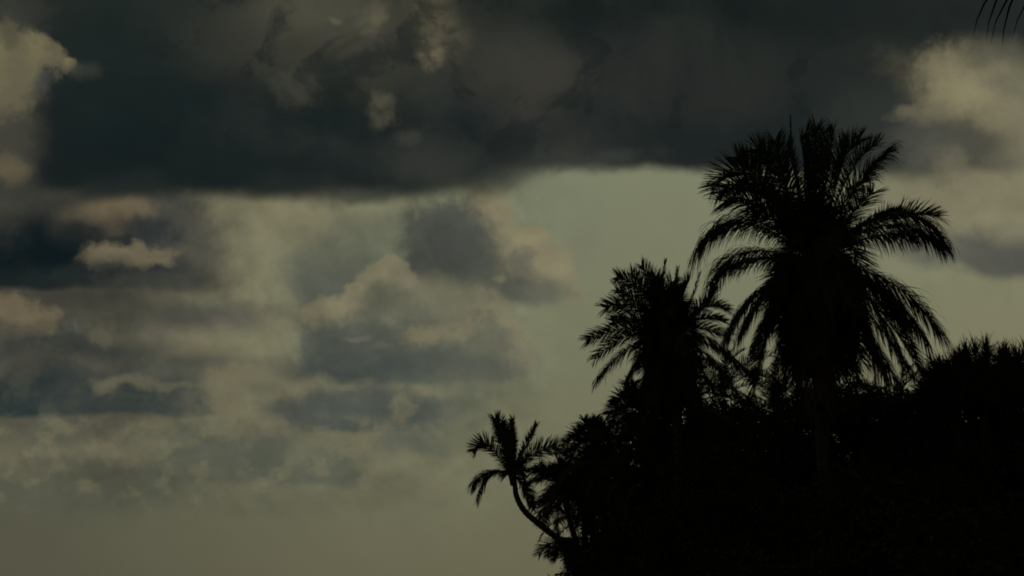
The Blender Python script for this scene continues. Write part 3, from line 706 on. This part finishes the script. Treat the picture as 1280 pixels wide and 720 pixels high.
# --- the near palm whose frond hangs into the upper right corner ---------------
palm('nearby palm beyond the right edge, only hanging leaf tips in the top right corner', 25, (1560, -60), [
 (1392,-52, 1236,-22, dict(L=2.0, droop=2.1, tw=.12, vee=0, n=.24, d=.0, gap=.08, ang=(72,62))),
 (1440,-200, 1330,-260, {}), (1500,-220, 1450,-330, {}), (1600,-220, 1640,-330, {}), (1680,-160, 1790,-170, {}),
 (1690,-60, 1800,20, {}), (1470,20, 1400,120, dict(d=3)), (1640,60, 1700,200, {})],
 r=.2, L=.9, width=.075, seed=31, scale_n=64, extra=10, ext_len=3.8, nuts=3, dead=2, group=None)

# ------------------------------------------------------------------ filler palms from shared fronds
def template_frond(seed, ln, L, droop, arch, width=.08, n=44):
    rng = random.Random(seed)
    ctl = through(Vector((0, 0, 0)), Vector((ln * .5, 0, arch)), Vector((ln * .93, rng.uniform(-.3, .3), arch * .2 - .25 * ln * droop * .5)))
    rv, rf, lv, lf = frond_geo(rng, ctl, L, n, droop, rng.uniform(-.8, .8), width=width)
    k = len(rv); v = rv + lv; f = rf + [tuple(i + k for i in q) for q in lf]
    return mesh('frond', v, f, [M_rachis, M_leaf], [0] * len(rf) + [1] * len(lf))
TF = [template_frond(100 + i, 3.6 + .25 * (i % 3), .95, .7 + .3 * (i % 3), .45 + .15 * (i % 2)) for i in range(6)]
def filler_palm(x, y, topz, label, seed, s=1.0, nf=22, group='lesser palms inside the dark grove'):
    rng = random.Random(seed); bz = H(x, y)
    t = root('palm_tree', (x, y, bz), label, 'palm tree', group)
    h = max(1.2, topz - bz)
    lx, ly = rng.uniform(-.6, .6), rng.uniform(-.6, .6)
    c = Vector((lx, ly, h))
    v, f = trunk_geo([Vector((0, 0, -.2)), Vector((lx * .2, ly * .2, h * .5)), c], .24, .16, rings=20)
    obj('trunk', mesh('trunk', v, f, M_trunk), t)
    for k in range(nf):
        o = obj('frond', TF[k % 6], t)
        e = 1.25 - 1.9 * (k + .5) / nf
        o.location = c + Vector((0, 0, .2)); o.rotation_euler = (rng.uniform(-.4, .4), -e, k * 2.39996 + rng.uniform(-.2, .2))
        o.scale = (s * rng.uniform(.85, 1.1),) * 3
    return t

# ------------------------------------------------------------------ broad leaved trees
def leaf_card(lv, lf, p, d, n, L, w):
    s = d.cross(n)
    if s.length < .05: return
    s.normalize(); b = len(lv)
    lv += [p, p + d * L * .45 + s * w * .5 + n * L * .05, p + d * L, p + d * L * .45 - s * w * .5 + n * L * .05]
    lf += [(b, b + 1, b + 2), (b, b + 2, b + 3)]
def rdir(rng):
    z = rng.uniform(-1, 1); a = rng.uniform(0, 6.283); q = math.sqrt(1 - z * z)
    return Vector((q * math.cos(a), q * math.sin(a), z))
def broad_crown(seed, rx=3.4, rz=2.6, clumps=46, per=120, leaf=.26):
    rng = random.Random(seed); lv, lf = [], []; cl = []
    for i in range(clumps):
        d = rdir(rng); k = rng.uniform(.45, 1.0) ** .6
        c = Vector((d.x * rx * k, d.y * rx * k, d.z * rz * k + rz * .3)); cl.append(c)
        R0 = rng.uniform(.55, 1.15)
        for j in range(per):
            e = rdir(rng); p = c + Vector((e.x, e.y, e.z * .7)) * R0 * rng.random() ** .4
            dd = (e + rdir(rng) * .7 + Vector((0, 0, -.15))).normalized()
            leaf_card(lv, lf, p, dd, rdir(rng), leaf * rng.uniform(.7, 1.3), leaf * .5)
    return mesh('crown', lv, lf, M_broad), cl
BC = [broad_crown(200 + i, per=150) for i in range(4)]
def limbs_mesh(seed, cl, base, h):
    rng = random.Random(seed); v, f = [], []
    for c in rng.sample(cl, 12):
        a = Vector((0, 0, rng.uniform(-.35, .1) * h * .5)) + base
        m = a.lerp(c + base, .5) + Vector((rng.uniform(-.3, .3), rng.uniform(-.3, .3), .3))
        tube(v, f, [a, m, c + base], [.11, .07, .025], 5)
    return v, f
def broad_tree(x, y, topz, s, label, seed, group='broad leaved trees inside the dark grove'):
    rng = random.Random(seed); bz = H(x, y); me, cl = BC[seed % 4]
    t = root('broadleaf_tree', (x, y, bz), label, 'tree', group)
    ch = max(.8, topz - bz - 3.1 * s)      # height of the crown's middle
    c = Vector((rng.uniform(-.3, .3), rng.uniform(-.3, .3), ch))
    v, f = [], []
    tube(v, f, [Vector((0, 0, -.3)), Vector((.15, .1, ch * .5)), c + Vector((0, 0, .6))], [.34 * s, .24 * s, .1 * s], 8)
    obj('trunk', mesh('trunk', v, f, M_bark), t)
    v, f = limbs_mesh(seed, [q * s for q in cl], c, ch)
    obj('limbs', mesh('limbs', v, f, M_bark), t)
    o = obj('crown', me, t, 'stuff'); o.location = c; o.scale = (s, s, s * rng.uniform(.9, 1.1)); o.rotation_euler = (0, 0, rng.uniform(0, 6.28))
    return t

# ------------------------------------------------------------------ screw pines (spiky tufted round crown on the right)
def rosette(seed, n=60, L=.95):
    rng = random.Random(seed); lv, lf = [], []
    for i in range(n):
        a = i * 2.39996; e = 1.45 - 1.9 * i / n + rng.gauss(0, .1)
        d = Vector((math.cos(a) * math.cos(e), math.sin(a) * math.cos(e), math.sin(e)))
        s = d.cross(Vector((0, 0, 1)))
        s = s.normalized() if s.length > .05 else Vector((1, 0, 0))
        p = d * .04; ln = L * rng.uniform(.7, 1.15); b = len(lv); w = .07
        for k in range(4):
            u = k / 4; lv += [p - s * w * .5 * (1 - u * .8), p + s * w * .5 * (1 - u * .8)]
            p = p + d * ln / 4; d = (d + Vector((0, 0, -.16 * (k + .5)))).normalized()
        lv.append(p)
        for k in range(3): lf.append((b + 2 * k, b + 2 * k + 1, b + 2 * k + 3, b + 2 * k + 2))
        lf.append((b + 6, b + 7, b + 8))
    return mesh('leaf_rosette', lv, lf, M_pand)
RO = [rosette(300 + i) for i in range(4)]
def screw_pine(x, y, cz, R0, label, seed, n=46, ro=1.0, group='spiky tufted trees at the right edge'):
    rng = random.Random(seed); bz = H(x, y)
    t = root('screw_pine_tree', (x, y, bz), label, 'tree', group)
    c = Vector((0, 0, cz - bz)); v, f = [], []
    tube(v, f, [Vector((0, 0, -.3)), Vector((.1, .1, c.z * .5)), c + Vector((0, 0, -R0 * .4))], [.25, .2, .15], 8)
    obj('trunk', mesh('trunk', v, f, M_bark), t)
    v, f = [], []; ends = []
    for i in range(n):
        z = 1 - 1.55 * (i + .5) / n; a = i * 2.39996; q = math.sqrt(max(0, 1 - z * z))
        d = Vector((q * math.cos(a), q * math.sin(a), z)); k = rng.uniform(.72, 1.0)
        e = c + Vector((d.x, d.y, d.z * .85)) * R0 * k; ends.append((e, d))
        a0 = c + Vector((0, 0, -R0 * .5)); m = a0.lerp(e, .55) + Vector((0, 0, .2))
        tube(v, f, [a0, m, e], [.08, .06, .035], 5)
    obj('branches', mesh('branches', v, f, M_bark), t)
    for i, (e, d) in enumerate(ends):
        o = obj('leaf_rosette', RO[i % 4], t); o.location = e
        o.rotation_euler = (d + Vector((0, 0, .5))).normalized().to_track_quat('Z', 'Y').to_euler()
        o.scale = (rng.uniform(.8, 1.15) * ro,) * 3
    return t
def at(px, py, D):
    q = P(px, py, D); return q.x, q.y, q.z
x, y, z = at(1228, 486, 52); screw_pine(x, y, z, 1.75, 'round spiky-leaved tree at the right edge, its tufted dome level with the palm skirts', 1, n=60, ro=.8)
x, y, z = at(1194, 488, 53); screw_pine(x, y, z, 1.3, 'smaller spiky tree leaning on the left flank of the round tufted dome', 2, n=34, ro=.75)
x, y, z = at(1290, 480, 53); screw_pine(x, y, z, 1.6, 'spiky tree cut by the right edge of the picture, beside the round dome', 3, n=40, ro=.8)

# ------------------------------------------------------------------ fill of the grove
fp = [(868,515,86,'low'),(905,500,80,'x'),(962,525,76,'x'),(930,590,66,'x'),(768,590,90,'x'),(790,640,80,'x'),(742,628,98,'x'),(728,604,104,'x'),(724,655,101,'x'),(752,585,96,'x'),
      (1040,540,70,'x'),(1130,545,66,'x'),(830,600,74,'x')]
lab = ['short palm half sunk in the grove below the second tallest palm', 'short palm in the gap between the two tallest palms',
       'palm in deep shade under the left skirt of the tallest palm', 'young palm low in the grove between the two tallest trunks',
       'young palm on the left slope below the upright tufted palm', 'dark young palm on the lower left slope',
       'small palm on the left brink, right below the upright tufted palm', 'small palm right behind the trunk of the drooping palm', 'lowest small palm on the left brink, above the bushy tree', 'small palm on the left slope between the tufted palm and the low palm', 'palm hidden in shade straight below the tallest crown',
       'shaded palm between the tallest palm and the round spiky tree', 'shaded palm on the slope under the second tallest palm']
for i, (px, py, D, _) in enumerate(fp):
    x, y, z = at(px, py, D); filler_palm(x, y, z, lab[i], 400 + i, s=.85)
bt = [(1155,484,58,.4),(1118,488,60,.8),(1084,482,62,.9),(1040,488,60,.9),(1000,505,62,.8),(958,528,64,.8),(902,506,72,.8),(866,498,74,.75),
      (822,528,78,.8),(800,552,86,.75),(792,592,92,.75),(776,640,96,.8),(750,692,100,.6),(1180,520,56,.8),(1240,520,55,.9),(1275,560,52,.9),
      (1150,600,50,1.0),(1060,600,50,1.0),(970,600,54,1.0),(890,610,58,1.0),(820,640,64,1.0),(770,680,72,.9),(1292,522,58,1.1),(1255,514,64,1.0),(1215,520,62,1.0),(1240,545,60,1.0),(1232,500,69,1.15),(1278,506,67,1.15),(890,570,62,1.0),(935,562,60,1.0),(1210,640,46,1.0),(1110,680,44,1.0),
      (1010,680,46,1.0),(920,690,50,1.0),(850,700,56,1.0)]
bl = ['small leafy treetop in the dip between the tall palm skirt and the spiky dome', 'leafy tree under the right skirt of the tallest palm',
 'leafy tree right of the tallest trunk', 'leafy tree at the foot of the tallest palm', 'leafy tree just left of the tallest trunk',
 'leafy tree in the notch under the left skirt of the tallest palm', 'leafy tree between the two tallest palms', 'leafy tree below the second tallest crown',
 'leafy tree under the left side of the second palm', 'leafy tree on the ridge left of the second palm', 'leafy tree on the steep left slope',
 'leafy tree half way down the left slope', 'bushy small tree at the lowest left brink of the bluff', 'leafy tree left of the round spiky dome',
 'leafy tree below the round spiky dome', 'leafy tree in the lower right corner below the spiky trees', 'big shaded tree in front, below the gap beside the spiky dome',
 'big shaded tree in front of the tallest trunk', 'big shaded tree in front and left of the tallest trunk', 'shaded tree in front below the second palm',
 'shaded tree low on the slope below the second palm', 'shaded tree at the bottom of the left slope', 'shaded tree cut by the right edge behind the spiky trees', 'shaded tree straight behind the round spiky dome', 'shaded tree behind the smaller spiky tree, left of the dome', 'shaded tree under the dome, between the trees behind it and those in front', 'back tree showing between the branches of the round spiky dome', 'back tree showing between the branches at the right edge', 'shaded tree half way down below the second palm', 'shaded tree half way down between the two tallest trunks', 'front tree low down under the spiky dome',
 'front tree at the bottom edge, right of the tallest trunk', 'front tree at the bottom edge under the tallest palm', 'front tree at the bottom edge between the two tallest palms',
 'front tree at the bottom edge under the second palm']
for i, (px, py, D, s) in enumerate(bt):
    x, y, z = at(px, py, D); broad_tree(x, y, z, s, bl[i], 500 + i)

# undergrowth over the bluff
rng = random.Random(9); lv, lf = [], []
for i in range(26000):
    y = rng.uniform(44, 122); x = rng.uniform(4.5, 52)
    if x > y * .44 + 3: continue
    z = H(x, y)
    if z < .6: continue
    h = rng.uniform(.2, 1.1)
    for k in range(2):
        a = rng.uniform(0, 6.28); d = Vector((math.cos(a) * .7, math.sin(a) * .7, 1)).normalized()
        leaf_card(lv, lf, Vector((x, y, z + h * .5 * k)), d, rdir(rng), h, .3)
obj('undergrowth', mesh('undergrowth', lv, lf, M_grass), kind='stuff')
